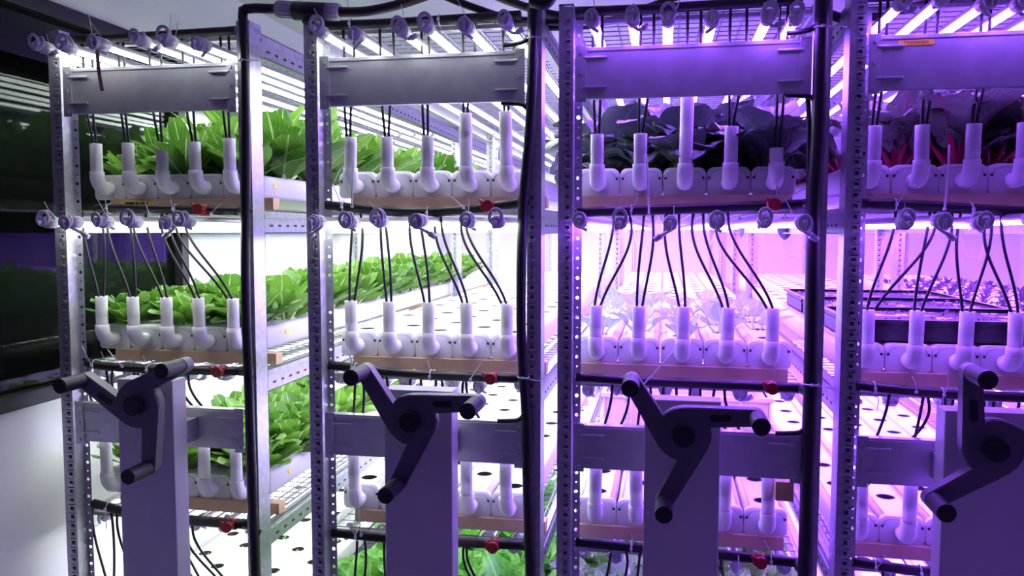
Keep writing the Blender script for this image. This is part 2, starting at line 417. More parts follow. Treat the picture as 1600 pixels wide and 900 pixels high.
# small yellow inspection box under the mid beam of the left violet rack and label on the right one
bxm = box(.535, .578, .03, .075, .842, .890, .002)
bb = obj('junction_box', bxm, 'card', RACKS[2]); bb['label'] = 'small yellow box fixed below the beam'
lb = at(1432, 66, Y0)
lab = obj('yellow_label', box(-.038, .038, -.0012, .0, -.006, .006, .0003), 'yellow', RACKS[3]); lab.location = (lb.x - RX[3], .0035, lb.z)
lab['label'] = 'yellow printed label'
tx = bpy.data.curves.new('print', 'FONT'); tx.body = 'T.V CHAMBER'; tx.size = .0085; tx.align_x = 'CENTER'; tx.align_y = 'CENTER'; tx.extrude = .0001
to = bpy.data.objects.new('print_tmp', tx); C.objects.link(to)
bpy.context.view_layer.update()
tme = bpy.data.meshes.new_from_object(to); bpy.data.objects.remove(to)
tme.materials.clear(); tme.materials.append(M['ink_shade'])
pr = bpy.data.objects.new('print', tme); C.objects.link(pr); pr.parent = lab; pr.location = (0, -.0015, 0); pr.rotation_euler = (R(90), 0, 0)

# rack five: only its far part can be seen past the right edge of the picture
root = empty('mobile_shelving_rack', (RX[4], Y0, 0)); RACKS.append(root)
tag(root, 'partly seen galvanised rack beyond the right edge, behind the right violet rack', 'shelving rack', 'mobile racks')
for x, me in ((0, POST_L), (RW[4], POST_R)):
    for y in (0, YM - Y0, YB - Y0):
        p = obj('post', None, None, root, data=me); p.location = (x, y, .02)
for k, z in DECK.items():
    a = obj('side_beam', None, None, root, data=SBL); a.location = (.003, 0, z - .004)
    a = obj('side_beam', None, None, root, data=SBR); a.location = (RW[4] - .003, 0, z - .004)
    d = obj('wire_deck', deck_mesh(RW[4], 4.2), 'wire', root); d.location = (0, .075, z - .003)
obj('carriage', box(-.002, RW[4] + .002, .0, YB - Y0 + .07, .0, .06, .004), 'steel', root)

# ------------------------------------------------------------------ battens under the channel ends
for i in range(5):
    for t in 'ABCD':
        for q, (ya, yb, wh) in enumerate(((CY - .012, CY + .028, 'front'), (3.75, 3.79, 'middle'), (5.4, 5.44, 'far'))):
            if i == 4 and q == 0: continue
            xa = RX[i] + (.085, .075, .04, .035, .04)[i]; xb = RX[i] + (RW[i] - .004 if i < 2 else RW[i] - .06)
            if q: xa = RX[i] + .04; xb = RX[i] + RW[i] - .04
            o = obj('wooden_batten', box(xa, xb, ya, yb, DECK[t] + .0002, CHZ[t] - .0005, .001), 'wood')
            if i == 0 and t == 'A' and q == 0:
                s = bmesh.new()
                a = at(188, 316, CY - .013); bx(s, a.x, a.x + .105, CY - .0135, CY - .0122, DECK[t] + .006, CHZ[t] - .006)
                st = obj('tape_sticker', s, 'yellow', o); st['label'] = 'yellow tape with black marks'
                s = bmesh.new()
                for e0, e1 in ((.016, .045), (.05, .058), (.064, .068), (.072, .078), (.083, .089)): bx(s, a.x + e0, a.x + e1, CY - .0139, CY - .0134, DECK[t] + .010, CHZ[t] - .010)
                obj('print', s, 'ink_shade', o)
            tag(o, f'pale wooden batten under the {wh} channel ends, {TN[t]} shelf of {RN[i]} rack', 'wooden batten', 'battens under the channels')

# ------------------------------------------------------------------ grow channels
HP = .19
def channel_mesh(stag, L):
    bm = bmesh.new(); w = CW - .004; r = .016; H = CHH
    prof = rrect(w, H, r, 4, 0, 0, .012)
    # side walls and bottom (everything below the flat top)
    top_l = (-w / 2 + r, H); top_r = (w / 2 - r, H)
    loop = [p for p in prof if not (abs(p[1] - H) < 1e-6 and abs(p[0]) < w / 2 - r - 1e-6)]
    A = [bm.verts.new((x, 0, z)) for x, z in prof]; B = [bm.verts.new((x, L, z)) for x, z in prof]; n = len(prof)
    for k in range(n):
        j = (k + 1) % n
        if abs(prof[k][1] - H) < 1e-5 and abs(prof[j][1] - H) < 1e-5: continue
        f = bm.faces.new((A[k], A[j], B[j], B[k])); f.smooth = True
    bm.faces.new(A[::-1]); bm.faces.new(B)
    wt = w - 2 * r; o0 = Vector((-wt / 2, 0, H)); y = 0; X = Vector((1, 0, 0)); Yv = Vector((0, 1, 0))
    first = .02 + (HP / 2 if stag else 0)
    def flat(y0, y1):
        if y1 - y0 > 1e-5:
            bm.faces.new([bm.verts.new(o0 + X * a + Yv * b) for a, b in ((0, y0), (wt, y0), (wt, y1), (0, y1))])
    flat(0, first); y = first
    ys = []
    while y + .08 < L:
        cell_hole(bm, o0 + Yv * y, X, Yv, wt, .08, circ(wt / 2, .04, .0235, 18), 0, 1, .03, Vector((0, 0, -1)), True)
        # rim of the net pot
        for q in range(18):
            a0, a1 = 2 * math.pi * q / 18, 2 * math.pi * (q + 1) / 18
            c = o0 + Yv * (y + .04) + X * wt / 2
            vs = [bm.verts.new(c + Vector((math.cos(a) * rr, math.sin(a) * rr, .0012))) for a, rr in ((a0, .0235), (a0, .0262), (a1, .0262), (a1, .0235))]
            f = bm.faces.new(vs); f.material_index = 2
        ys.append(y + .04)
        flat(y + .08, min(y + HP, L)); y += HP
    else:
        flat(min(y, L), L)
    return bm, ys
CM, CYS = [], []
for s in (0, 1):
    bm, ys = channel_mesh(s, CEND - CY - .006); CM.append(mk(bm, 'channel_body', ['pvc', 'hole', 'rim'])); CYS.append(ys)
def cap_mesh():
    bm = bmesh.new(); w = CW - .002; H = CHH + .004
    prism(bm, rrect(w, H, .018, 4, 0, -.002, .012), 0, .016)
    bmesh.ops.bevel(bm, geom=[e for e in bm.edges if any(len(f.verts) > 8 for f in e.link_faces)], offset=.0015, segments=2, affect='EDGES')
    for s in (-1, 1):                                     # square clip slots, dark
        bx(bm, s * .047 - .0028, s * .047 + .0028, -.0008, .001, .040, .046, mi=1)
    # raised arched line of the lid
    pts = [(-.045, .046), (-.040, .056), (-.032, .0605), (-.02, .062), (.02, .062), (.032, .0605), (.040, .056), (.045, .046)]
    tube(bm, [Vector((x, -.0003, z)) for x, z in pts], .0009, 5, mi=2)
    return bm
CAPM = mk(cap_mesh(), 'end_cap', ['capm', 'ink_shade', 'lav'])
def stand_mesh(top):
    """elbow leaving the cap towards the viewer and turning up into an open pipe of height top above the channel base"""
    bm = bmesh.new(); c = .030; r = .0195
    pts = [Vector((0, .002, c)), Vector((0, -.012, c))] + [Vector((0, -.020 - .032 * math.sin(R(a)), c + .032 - .032 * math.cos(R(a)))) for a in (0, 18, 36, 54, 72, 90)] + [Vector((0, -.052, c + .046))]
    tube(bm, pts, r, 20)
    ps = [Vector((0, -.052, c + .040)), Vector((0, -.052, top))]
    tube(bm, ps, .0165, 20, cap=False, mi=1)
    tube(bm, [Vector((0, -.052, top)), Vector((0, -.052, top - .06))], .0138, 20, cap=False, mi=1)
    # annular lip
    a = []; b = []
    for k in range(20):
        t = 2 * math.pi * k / 20; a.append(bm.verts.new((math.cos(t) * .0165, -.052 + math.sin(t) * .0165, top))); b.append(bm.verts.new((math.cos(t) * .0138, -.052 + math.sin(t) * .0138, top)))
    for k in range(20):
        f = bm.faces.new((a[k], a[(k + 1) % 20], b[(k + 1) % 20], b[k])); f.material_index = 1
    tube(bm, [Vector((0, -.052, top - .055)), Vector((0, -.052, top - .054))], .0138, 20, mi=2)  # black disc stands in for the shade deep in the pipe
    return bm
STD = {}
def stand(h):
    h = round(h, 3)
    if h not in STD: STD[h] = mk(stand_mesh(h), 'standpipe', ['pipe', 'pipe', 'ink_shade'])
    return STD[h]
PTOP = {(1, 'A'): [1.751, 1.749, 1.750, 1.806, 1.808], (2, 'A'): [1.745, 1.744, 1.831, 1.757, 1.703], (0, 'A'): [1.748, 1.748, 1.747, 1.747, 1.755]}
PIPE = {}
CHX = {}
for i in range(5):
    for t in 'ABCD':
        for k in range(5):
            if i == 4 and t in 'CD': continue
            x = RX[i] + CH0[i] + CHP[i] * (k + .5); CHX[i, k] = x
            if i == 3: x -= 0.0
            root = empty('grow_channel', (x, CY, CHZ[t]))
            tag(root, f'{ORD[k]} white grow channel from the left on the {TN[t]} shelf, {RN[i]} rack', 'grow channel', 'white grow channels')
            b = obj('channel_body', None, None, root, data=CM[k % 2]); b.location = (0, .006, 0); b.scale.x = CHP[i] / CW
            ec = obj('end_cap', None, None, root, data=CAPM); ec.scale.x = CHP[i] / CW
            top = PTOP.get((i, t), [CHZ[t] + .158] * 5)[k]
            if t == 'C': top = .887 + (.004 if k % 2 else 0)
            s = obj('standpipe', None, None, root, data=stand(top - CHZ[t]))
            s.rotation_euler = (0, R(random.uniform(-1.3, 1.3)), 0)
            PIPE[i, t, k] = (x, CY - .052, top)
            if i == 0 and k == 4 and t in 'ABC':
                st = obj('sticker', box(CW / 2 - .0025, CW / 2 - .0015, .0, .022, .034, .046), 'yellow', root); st.location = (0, .10 if t == 'A' else .16, 0)

# ------------------------------------------------------------------ irrigation pipes with feed lines
HZ = {  # pixel paths of each cross pipe in the plane just behind the end beams
    (0, 'A'): [(150, 326), (200, 326), (300, 328), (378, 330)], (1, 'A'): [(505, 320), (560, 326), (640, 332), (720, 329), (815, 317)],
    (2, 'A'): [(900, 332), (1000, 329), (1120, 325), (1262, 319)], (3, 'A'): [(1345, 318), (1450, 322), (1540, 328), (1640, 334)],
    (0, 'B'): [(135, 566), (170, 573), (260, 578), (380, 580)], (1, 'B'): [(515, 570), (600, 581), (700, 588), (815, 591)],
    (2, 'B'): [(900, 589), (1000, 596), (1120, 601), (1256, 607)], (3, 'B'): [(1335, 602), (1400, 609), (1500, 617), (1640, 623)],
    (0, 'C'): [(146, 786), (200, 800), (300, 814), (385, 820)], (1, 'C'): [(520, 832), (600, 840), (700, 846), (820, 852)],
    (2, 'C'): [(900, 846), (1000, 856), (1120, 866), (1256, 880)], (3, 'C'): [(1332, 878), (1400, 888), (1460, 894), (1640, 905)]}
HT = [(.06, 2.030), (.55, 2.030)]
VAL = {(0, 'A'): 320, (1, 'A'): 762, (2, 'A'): 1212, (0, 'B'): 337, (1, 'B'): 766, (2, 'B'): 1207, (0, 'C'): 350, (1, 'C'): 770, (2, 'C'): 1192}
SHIFT = [[(-20, 22), (-32, 12), (-46, -21), (-55, -45), (-94, -79)], [(14, 27), (-6, 1), (-24, -7), (-49, -39), (-71, -66)],
         [(30, 55), (7, 20), (-29, -9), (-57, -42), (-90, -75)], [(30, 85), (8, 38), (-20, 22), (-55, -35), (-70, -60)]]
def valve(par, p, sc=1):
    bm = bmesh.new()
    tube(bm, [p + Vector((-.012, 0, 0)), p + Vector((.012, 0, 0))], .0155, 12)
    tube(bm, [p + Vector((0, 0, 0)), p + Vector((0, -.026, .002))], [.011, .010], 12)
    # lever: tapered wing
    bx(bm, p.x - .019, p.x + .012, p.y - .036, p.y - .026, p.z - .005, p.z + .009, .003)
    tube(bm, [p + Vector((0, -.024, .002)), p + Vector((0, -.038, .002))], .0145, 12)
    tube(bm, [p + Vector((-.012, -.031, .006)), p + Vector((-.021, -.031, .018))], [.007, .004], 8)
    v = obj('red_valve', bm, 'red', par); v['label'] = 'red tap handle'
    return v
def tie(par, p, r=.0145, tail=(.0, -.01, .05), ax='X'):
    bm = bmesh.new(); pts = []
    for k in range(17):
        a = 2 * math.pi * k / 16
        pts.append(p + (Vector((0, math.cos(a) * r, math.sin(a) * r)) if ax == 'X' else Vector((math.cos(a) * r, math.sin(a) * r, 0))))
    tube(bm, pts, .0016, 5)
    h = p + Vector((0, -r - .002, 0)); bx(bm, h.x - .003, h.x + .003, h.y - .003, h.y + .003, h.z - .003, h.z + .003)
    t = Vector(tail); tube(bm, cat_rom([h, h + t * .5 + Vector((.004, -.004, 0)), h + t], 4), .0011, 5)
    obj('cable_tie', bm, 'tie', par)
for i in range(4):
    for t in 'TABC':
        if t == 'T':
            pts = [Vector((RX[i] + a, 2.045, z + (0, .004, .008, .01)[i])) for a, z in ((.03, 2.034), (.2, 2.032), (.4, 2.034), (RW[i] - .06, 2.036))]
            if i == 0: pts[0].x = RX[0] + .04
        else: pts = [at(x, y, 2.045) for x, y in HZ[i, t]]
        path = cat_rom(pts, 8)
        root = empty('irrigation_pipe', path[len(path) // 2]); o = root.location.copy(); 
        tag(root, f'black irrigation cross pipe with thin feed lines below the {TN[t]} shelf of {RN[i]} rack' if t != 'T' else f'black irrigation pipe lying across the front top of {RN[i]} rack', 'pipe', 'black cross pipes')
        def rel(ps): return [Vector(p) - o for p in ps]
        bm = bmesh.new(); tube(bm, rel(path), .0125, 14)
        obj('pipe', bm, 'black', root, smooth=False)
        if (i, t) in VAL:
            px = VAL[i, t]; q = min(path, key=lambda p: abs(p.x - at(px, 330, 2.045).x)); valve(root, q - o)
        for n, fx in enumerate((.18, .62) if i != 2 else (.3, .9)):
            q = path[int(fx * (len(path) - 1))]
            tie(root, q - o, tail=(random.uniform(-.02, .02), -.015, random.choice((.06, -.05, .045))))
        nt = {'T': 'A', 'A': 'B', 'B': 'C', 'C': 'D'}[t]
        for k in range(5):
            x, y, z = PIPE[i, nt, k]
            for q in range(2):
                if i == 0: pass
                sh = SHIFT[i][k][q] / 645 if t != 'T' else (-.004 + random.uniform(-.008, .004) if q == 0 else random.uniform(.012, .034))
                xs = min(max(x + sh, RX[i] + .05), RX[i] + RW[i] - .07)
                h = min(path, key=lambda p: abs(p.x - xs)); xe = x + (-.0055 if q == 0 else .0055); bow = random.uniform(-.006, .006)
                if t == 'T':
                    zz = max(z + .015, 1.80); cps = [(xs, 2.050, h.z - .010), (xs, 2.055, 1.93), (xe + (xs - xe) * .5, 2.058, (1.93 + z) / 2), (xe, 2.076, z + .01), (xe, y, z - .03)]
                else:
                    out = (-.012 if q == 0 else .012)
                    d_ = xs - xe; b0, b1, b2, b3 = [Vector(v) for v in ((xs, 2.048, h.z - .009), (xs + d_ * .12 + out * .7 + bow, 2.052, h.z - .10), (xe + d_ * .30 + out * .5, 2.074, z + .085), (xe, y, z - .02))]
                    cps = [b0 * (1 - u) ** 3 + b1 * 3 * u * (1 - u) ** 2 + b2 * 3 * u * u * (1 - u) + b3 * u ** 3 for u in [v / 7 for v in range(8)]]
                bm = bmesh.new(); tube(bm, rel(cat_rom(cps, 4)), .0036, 7)
                obj('feed_line', bm, 'rubber', root)
TIES = [(1, 'A', (552, 246), (550, 322), .0022), (1, 'A', (733, 308), (731, 338), .0012), (1, 'A', (697, 302), (724, 324), .0016), (2, 'A', (1009, 240), (1014, 332), .0024),
        (2, 'A', (1258, 293), (1192, 334), .0011), (2, 'A', (1211, 287), (1238, 332), .0011), (2, 'B', (1054, 548), (1004, 602), .0018), (1, 'B', (541, 514), (549, 574), .0014),
        (1, 'B', (752, 566), (735, 592), .0013), (3, 'A', (1483, 226), (1476, 326), .0024), (0, 'B', (168, 546), (190, 572), .0016), (1, 'C', (558, 766), (564, 836), .0016), (2, 'A', (874, 325), (905, 338), .001),
        (0, 'A', (227, 314), (233, 334), .0012), (0, 'A', (346, 318), (330, 334), .0011), (3, 'B', (1425, 588), (1432, 612), .0014), (2, 'C', (1154, 868), (1152, 898), .0016), (2, 'C', (955, 862), (930, 874), .0014)]
IRR = {}
for o_ in list(C.objects):
    if o_.name.split('.')[0] == 'irrigation_pipe': IRR[len(IRR)] = o_
for (ri, tt, a, b_, rr) in TIES:
    par = IRR[ri * 4 + 'TABC'.index(tt)]; o = par.location
    p0 = at(*a, 2.022); p1 = at(*b_, 2.022); bm = bmesh.new()
    tube(bm, [p - o for p in cat_rom([p0, (p0 + p1) / 2 + Vector((.001, -.003, .001)), p1], 5)], [rr * .8] + [rr] * 10, 6)
    bx(bm, p1.x - o.x - .003, p1.x - o.x + .003, p1.y - o.y - .003, p1.y - o.y + .004, p1.z - o.z - .004, p1.z - o.z + .002)
    obj('cable_tie', bm, 'tie', par)
# vertical mains at the right post of each rack
VP = [[(379, 14), (381, 60), (384, 200), (384, 450), (390, 640), (399, 910)],
      [(834, -20), (833, 60), (831, 130), (826, 220), (817, 330), (814, 470), (816, 560), (822, 650), (824, 760), (829, 910)],
      [(1286, -20), (1283, 60), (1279, 200), (1271, 330), (1269, 450), (1267, 580), (1263, 700), (1257, 910)]]
VR = [.0125, .0125, .0165]
for i in range(3):
    ps = [at(x, y, 1.982) for x, y in VP[i]]
    if i == 0:
        a = ps[0]; ps[0] = a + Vector((0, 0, -.012))
    root = empty('riser_pipe', ps[-1]); o = root.location.copy()
    tag(root, f'black vertical riser pipe up the right post of {RN[i]} rack', 'pipe', 'black riser pipes')
    bm = bmesh.new(); path = cat_rom(ps, 6)
    if i == 0:   # elbow at the top, then across to the fitting and over to the right
        cr = [at(x, y, 1.982) for x, y in ((384, 14), (400, 13), (432, 14))]
        path = [p for p in path][1:]; path = cr[::-1] + [at(380, 15, 1.982)] + path
    tube(bm, [p - o for p in path], VR[i], 14); obj('pipe', bm, 'black', root)
    for (zz, up) in ((1.955, 1), (1.815, -1), (1.02, 1)):
        q = min(path, key=lambda p: abs(p.z - zz))
        pts = [Vector((q.x, q.y, zz + .030 * up)), Vector((q.x - .018, q.y - .0, zz + .008 * up)), Vector((q.x - .045, q.y + .004, zz + .002 * up)), Vector((q.x - .075, q.y + .006, zz))]
        if i:
            bm = bmesh.new(); tube(bm, [p - o for p in cat_rom(pts, 5)], .006, 8); obj('branch_hose', bm, 'black', root)
    for zz in ((1.94,) if i == 0 else (1.965, 1.14)):
        q = min(path, key=lambda p: abs(p.z - zz)); tie(root, q - o, VR[i] + .002, tail=(.05, .0, -.006), ax='Z')
    for t in 'ABC':    # short tees back to the cross pipes
        e = at(*HZ[i, t][-1], 2.045); q = min(path, key=lambda p: abs(p.z - e.z))
        bm = bmesh.new(); tube(bm, [Vector((e.x - .004, 2.045, e.z)) - o, Vector((q.x - .006, 2.03, e.z)) - o, Vector((q.x, q.y, e.z)) - o], .0135, 12); obj('tee', bm, 'black', root)
# thin second hose beside the riser of the left violet rack
ps = [at(x, y, 1.992) for x, y in ((1225, 146), (1252, 150), (1263, 165), (1263, 300), (1259, 352))]
bm = bmesh.new(); tube(bm, cat_rom(ps, 6), .0055, 8)
tag(obj('drain_hose', bm, 'rubber'), 'thin black hose bending down beside the thick violet-lit riser pipe', 'hose')
# overhead supply with compression tee
root = empty('compression_tee', at(483, 18, 1.982)); o = root.location.copy()
tag(root, 'black pipe tee with two ribbed grey nuts above the second white-lit rack', 'pipe fitting')
def seg(a, b, r, s=16):
    bm = bmesh.new(); tube(bm, [at(*a, 1.982) - o, at(*b, 1.982) - o], r, s); return bm
bm = seg((460, 17), (509, 19), .0235); tube(bm, [at(483, 18, 1.982) - o, at(483, 36, 1.982) - o], .018, 14)
obj('tee_body', bm, 'black', root)
for a, b in (((433, 14), (461, 16)), ((508, 18), (531, 19))):
    bm = seg(a, b, .020)
    for q in range(12):
        an = 2 * math.pi * q / 12; off = Vector((0, math.cos(an) * .020, math.sin(an) * .020))
        pa, pb = at(*a, 1.982) - o, at(*b, 1.982) - o
        tube(bm, [pa + (pb - pa) * .12 + off, pa + (pb - pa) * .88 + off], .0022, 5)
    n = obj('ribbed_nut', bm, 'clear', root); n['label'] = 'grey ribbed compression nut'
def overhead(name, pix, Ys, r, label, m='black'):
    ps = [at(x, y, Y) for (x, y), Y in zip(pix, Ys)]
    bm = bmesh.new(); tube(bm, cat_rom(ps, 8), r, 12)
    return tag(obj(name, bm, m), label, 'pipe', 'overhead black pipes')
overhead('supply_pipe', [(531, 19), (570, 18), (620, 8), (680, -12), (760, -45)], [1.982, 1.985, 2.0, 2.05, 2.12], .0125, 'black supply pipe curving up to the right from the grey-nutted tee')
overhead('supply_pipe', [(690, -8), (740, 12), (800, 30), (870, 34), (930, 30)], [2.05, 2.06, 2.08, 2.1, 2.12], .010, 'black pipe sagging over the gap between second and third rack')
overhead('supply_pipe', [(738, -25), (790, 0), (860, 22), (900, 26)], [2.2, 2.2, 2.2, 2.2], .0115, 'black pipe dipping from the ceiling left of the third rack')
overhead('supply_pipe', [(850, 43), (900, 42), (940, 36), (1010, 12), (1080, -12)], [2.16, 2.16, 2.16, 2.14, 2.12], .009, 'black pipe rising to the right above the third rack')
overhead('supply_pipe', [(830, 2), (852, 6), (866, -12)], [1.95, 1.95, 1.95], .014, 'short black pipe bend above the second rack right post')
overhead('supply_pipe', [(1270, 12), (1330, 30), (1420, 12), (1500, 4), (1640, 6)], [2.12, 2.14, 2.14, 2.14, 2.14], .012, 'black pipe across the top of the right violet rack')

# ------------------------------------------------------------------ LED tubes
LT = 2.03
def tube_mesh_housing():
    bm = bmesh.new(); r = .0128; pts = [(r * math.cos(R(a)), r * math.sin(R(a))) for a in range(-10, 191, 20)]
    prism(bm, pts, 0, LT); return bm
def tube_mesh_glow():
    bm = bmesh.new(); r = .0120; A = [(r * math.cos(R(a)), r * math.sin(R(a)) - .0005) for a in range(190, 351, 40)]
    a = [bm.verts.new((x, .002, z)) for x, z in A]; b = [bm.verts.new((x, LT - .002, z)) for x, z in A]
    for k in range(len(A) - 1): bm.faces.new((a[k], b[k], b[k + 1], a[k + 1]))
    bmesh.ops.recalc_face_normals(bm, faces=bm.faces)
    # normals must look down
    if bm.faces[:][1].normal.z > 0: bmesh.ops.reverse_faces(bm, faces=bm.faces)
    return bm
HOUS = mk(tube_mesh_housing(), 'housing', 'housing')
GW = mk(tube_mesh_glow(), 'diffuser', 'white'); GV = mk(tube_mesh_glow(), 'diffuser', 'violet')
bm = bmesh.new(); tube(bm, [Vector((0, y, 0)) for y in (-.046, -.044, -.03, -.029, .004)], [.009, .0125, .0125, .0158, .0158], 16)
for q in range(10):
    a = 2 * math.pi * q / 10; tube(bm, [Vector((math.cos(a) * .0157, -.026, math.sin(a) * .0157)), Vector((math.cos(a) * .0157, .0, math.sin(a) * .0157))], .0012, 4)
ECAP = mk(bm, 'end_cap', 'lav')
CAB = []
for v in range(6):
    rnd = random.Random(v); bm = bmesh.new()
    lr = .0145 + .0035 * rnd.random(); tw = rnd.uniform(-.6, .6); sgn = rnd.choice((-1, 1))
    pts = [Vector((0, -.044, 0)), Vector((0, -.058, 0))]
    for k in range(22):
        a = R(-90 + sgn * 360 * 1.9 * k / 21)
        c = Vector((math.cos(a) * lr * .8, -.056 - .008 * math.sin(a * .5 + tw) + .0022 * k * (1 if v % 2 else .6), lr * .9 + math.sin(a) * lr))
        c.z -= lr * (.55, 1.0, .2)[v % 3]
        pts.append(c)
    pts.append(pts[-1] + Vector((sgn * .02, .01, -.012)))
    tube(bm, cat_rom(pts, 4), .0041, 7)
    me = mk(bm, 'cable', 'lav'); e = pts[-1]
    b2 = bmesh.new(); dd = Vector((sgn * .022, .006, -.014 if v % 3 else .010)); tube(b2, [e, e + dd * .3, e + dd * .32, e + dd], [.0045, .0045, .0075, .0068], 10)
    CAB.append((me, mk(b2, 'plug', 'lav')))
def px_list(pix, Y): return [(at(x, y, Y).x, at(x, y, Y).z) for x, y in pix]
TT = {(0, 'T'): px_list([(76, 76), (113, 76), (165, 71), (228, 66), (270, 66), (322, 72)], 1.94),
      (1, 'T'): px_list([(505, 51), (562, 57), (632, 51), (670, 45), (733, 45), (793, 39)], 1.94),
      (2, 'T'): px_list([(927, 34), (989, 33), (1044, 33), (1112, 33), (1199, 30), (1242, 30)], 1.94),
      (3, 'T'): px_list([(1406, 7), (1467, 2), (1535, 8), (1590, 8), (1650, 8)], 1.94),
      (0, 'A'): px_list([(84, 347), (122, 347), (170, 347), (215, 347), (272, 347), (298, 346)], 1.93),
      (1, 'A'): px_list([(500, 346), (552, 348), (597, 346), (660, 345), (735, 347), (780, 347)], 1.93),
      (2, 'A'): px_list([(908, 347), (970, 348), (1047, 348), (1118, 348), (1193, 346), (1252, 347)], 1.93),
      (3, 'A'): px_list([(1410, 348), (1465, 345), (1527, 348), (1608, 342)], 1.93)}
for i in range(4):
    for t, z in (('B', 1.088), ('C', .652)):
        TT[i, t] = [(RX[i] + .055 + (RW[i] - .13) * (k + random.uniform(-.15, .15)) / 5, z + random.uniform(-.004, .004)) for k in range(6)]
for t in 'TABC': TT[4, t] = [(RX[4] + .07 + (RW[4] - .14) * k / 5, {'T': 1.99, 'A': 1.522, 'B': 1.088, 'C': .652}[t]) for k in range(6)]
BZ = {'T': 1.992, 'A': 1.522, 'B': 1.086, 'C': .650}
for (i, t), lst in sorted(TT.items()):
    for k, (x, z) in enumerate(lst):
        for sgm in (0, 1):
            y0 = {'T': 1.94, 'A': 1.93, 'B': 2.14, 'C': 2.14}[t] if not sgm else (4.0 if t in 'TA' else 4.2)
            if i == 4 and not sgm: y0 = 2.1
            zz = z if not sgm else BZ[t]; dz = (BZ[t] - z) if not sgm else 0
            xin = min(max(x, RX[i] + .035), RX[i] + RW[i] - .035); dx = (xin - x) if not sgm else 0
            root = empty('led_tube', (x if not sgm else xin, y0, zz)); root.rotation_euler = (math.atan2(dz, LT), 0, -math.atan2(dx, LT))
            col = 'white' if i < 2 else 'violet'
            tag(root, f'{ORD[k]} {"front" if not sgm else "rear"} {col} LED tube from the left under the {TN[t]} deck, {RN[i]} rack', 'LED tube', 'LED tubes under the decks')
            obj('housing', None, None, root, data=HOUS); obj('diffuser', None, None, root, data=GW if i < 2 else GV)
            obj('end_cap', None, None, root, data=ECAP)
            if not sgm and i < 4:
                cb, pg = CAB[(k * 5 + i * 2 + ord(t)) % 6]
                obj('cable', None, None, root, data=cb)
                if (k + i + ord(t)) % 3 == 0: obj('plug', None, None, root, data=pg)
                if k % 2 == 0:
                    tie(root, Vector((0, .02, 0)), .0145, tail=(random.uniform(-.03, .03), -.02, random.uniform(.03, .07)), ax='Y' if False else 'Z')

bm = bmesh.new(); a = at(152, 66, 1.925); b_ = at(160, 142, 1.985)
n_ = 8
rowp = None
for q in range(n_ + 1):
    u = q / n_; c = a.lerp(b_, u) + Vector((0, -.006 * math.sin(u * 3), 0)); wv = .0055
    r_ = [bm.verts.new(c + Vector((sx * wv, sy * .0004, 0))) for sx, sy in ((-1, -1), (1, -1), (1, 1), (-1, 1))]
    if rowp:
        for e in range(4): bm.faces.new((rowp[e], rowp[(e + 1) % 4], r_[(e + 1) % 4], r_[e]))
    rowp = r_
M['tape'] = mat('brown tape', (.42, .22, .17), .5)
tag(obj('tape_strip', bm, 'tape'), 'narrow reddish brown tape strip hanging over the leftmost top beam', 'tape')
# ------------------------------------------------------------------ plants
def leaf(bm, uvl, az, L, Wd, tilt, curl, base_r=.006, pet=.25, shape=1.0, crink=0, mi=0, mis=1, nv=9, nu=5, twist=0, rnd=random, cup=.25, z0=0, blunt=.62):
    """rosette leaf: petiole then blade; tilt = start angle from vertical, curl = added bend (deg)"""
    d = Vector((math.cos(az), math.sin(az), 0)); side = Vector((-math.sin(az), math.cos(az), 0)); pos = d * base_r + Vector((0, 0, z0))
    steps = nv + 3; ang = R(tilt); spine = []; nm = []
    for s in range(steps + 1):
        spine.append(pos.copy()); dirv = d * math.sin(ang) + Vector((0, 0, 1)) * math.cos(ang); nm.append((-d * math.cos(ang) + Vector((0, 0, 1)) * math.sin(ang)))
        pos = pos + dirv * (L / steps); ang += R(curl) / steps * (0.4 + 1.2 * s / steps)
    np_ = max(1, int(steps * pet))
    tube(bm, spine[:np_ + 2], [Wd * .075 * (1.25 - .6 * q / (np_ + 1)) for q in range(np_ + 2)], 5, mi=mis)
    rows = []
    nb = steps - np_
    for s in range(np_, steps + 1):
        t = (s - np_) / nb
        w = Wd * .5 * (max(0.02, math.sin(math.pi * min(1, (t * .93 + .05)) ** shape)) ** blunt) if t < 1 else Wd * (.07 if blunt > .6 else .22)
        row = []
        for u in range(nu):
            a = (u / (nu - 1) - .5) * 2
            wob = crink * (math.sin(t * 17 + a * 5 + az * 3) + math.sin(t * 9 - a * 11 + az)) * abs(a)
            p = spine[s] + side * (w * a) + nm[s] * (cup * w * a * a + wob) 
            if twist: p += side * twist * t * t
            row.append((bm.verts.new(p), a * .5 + .5, t))
        rows.append(row)
    for s in range(len(rows) - 1):
        for u in range(nu - 1):
            q = (rows[s][u], rows[s][u + 1], rows[s + 1][u + 1], rows[s + 1][u])
            f = bm.faces.new([v[0] for v in q]); f.material_index = mi; f.smooth = True
            for lp, v in zip(f.loops, q): lp[uvl].uv = (v[1], v[2])
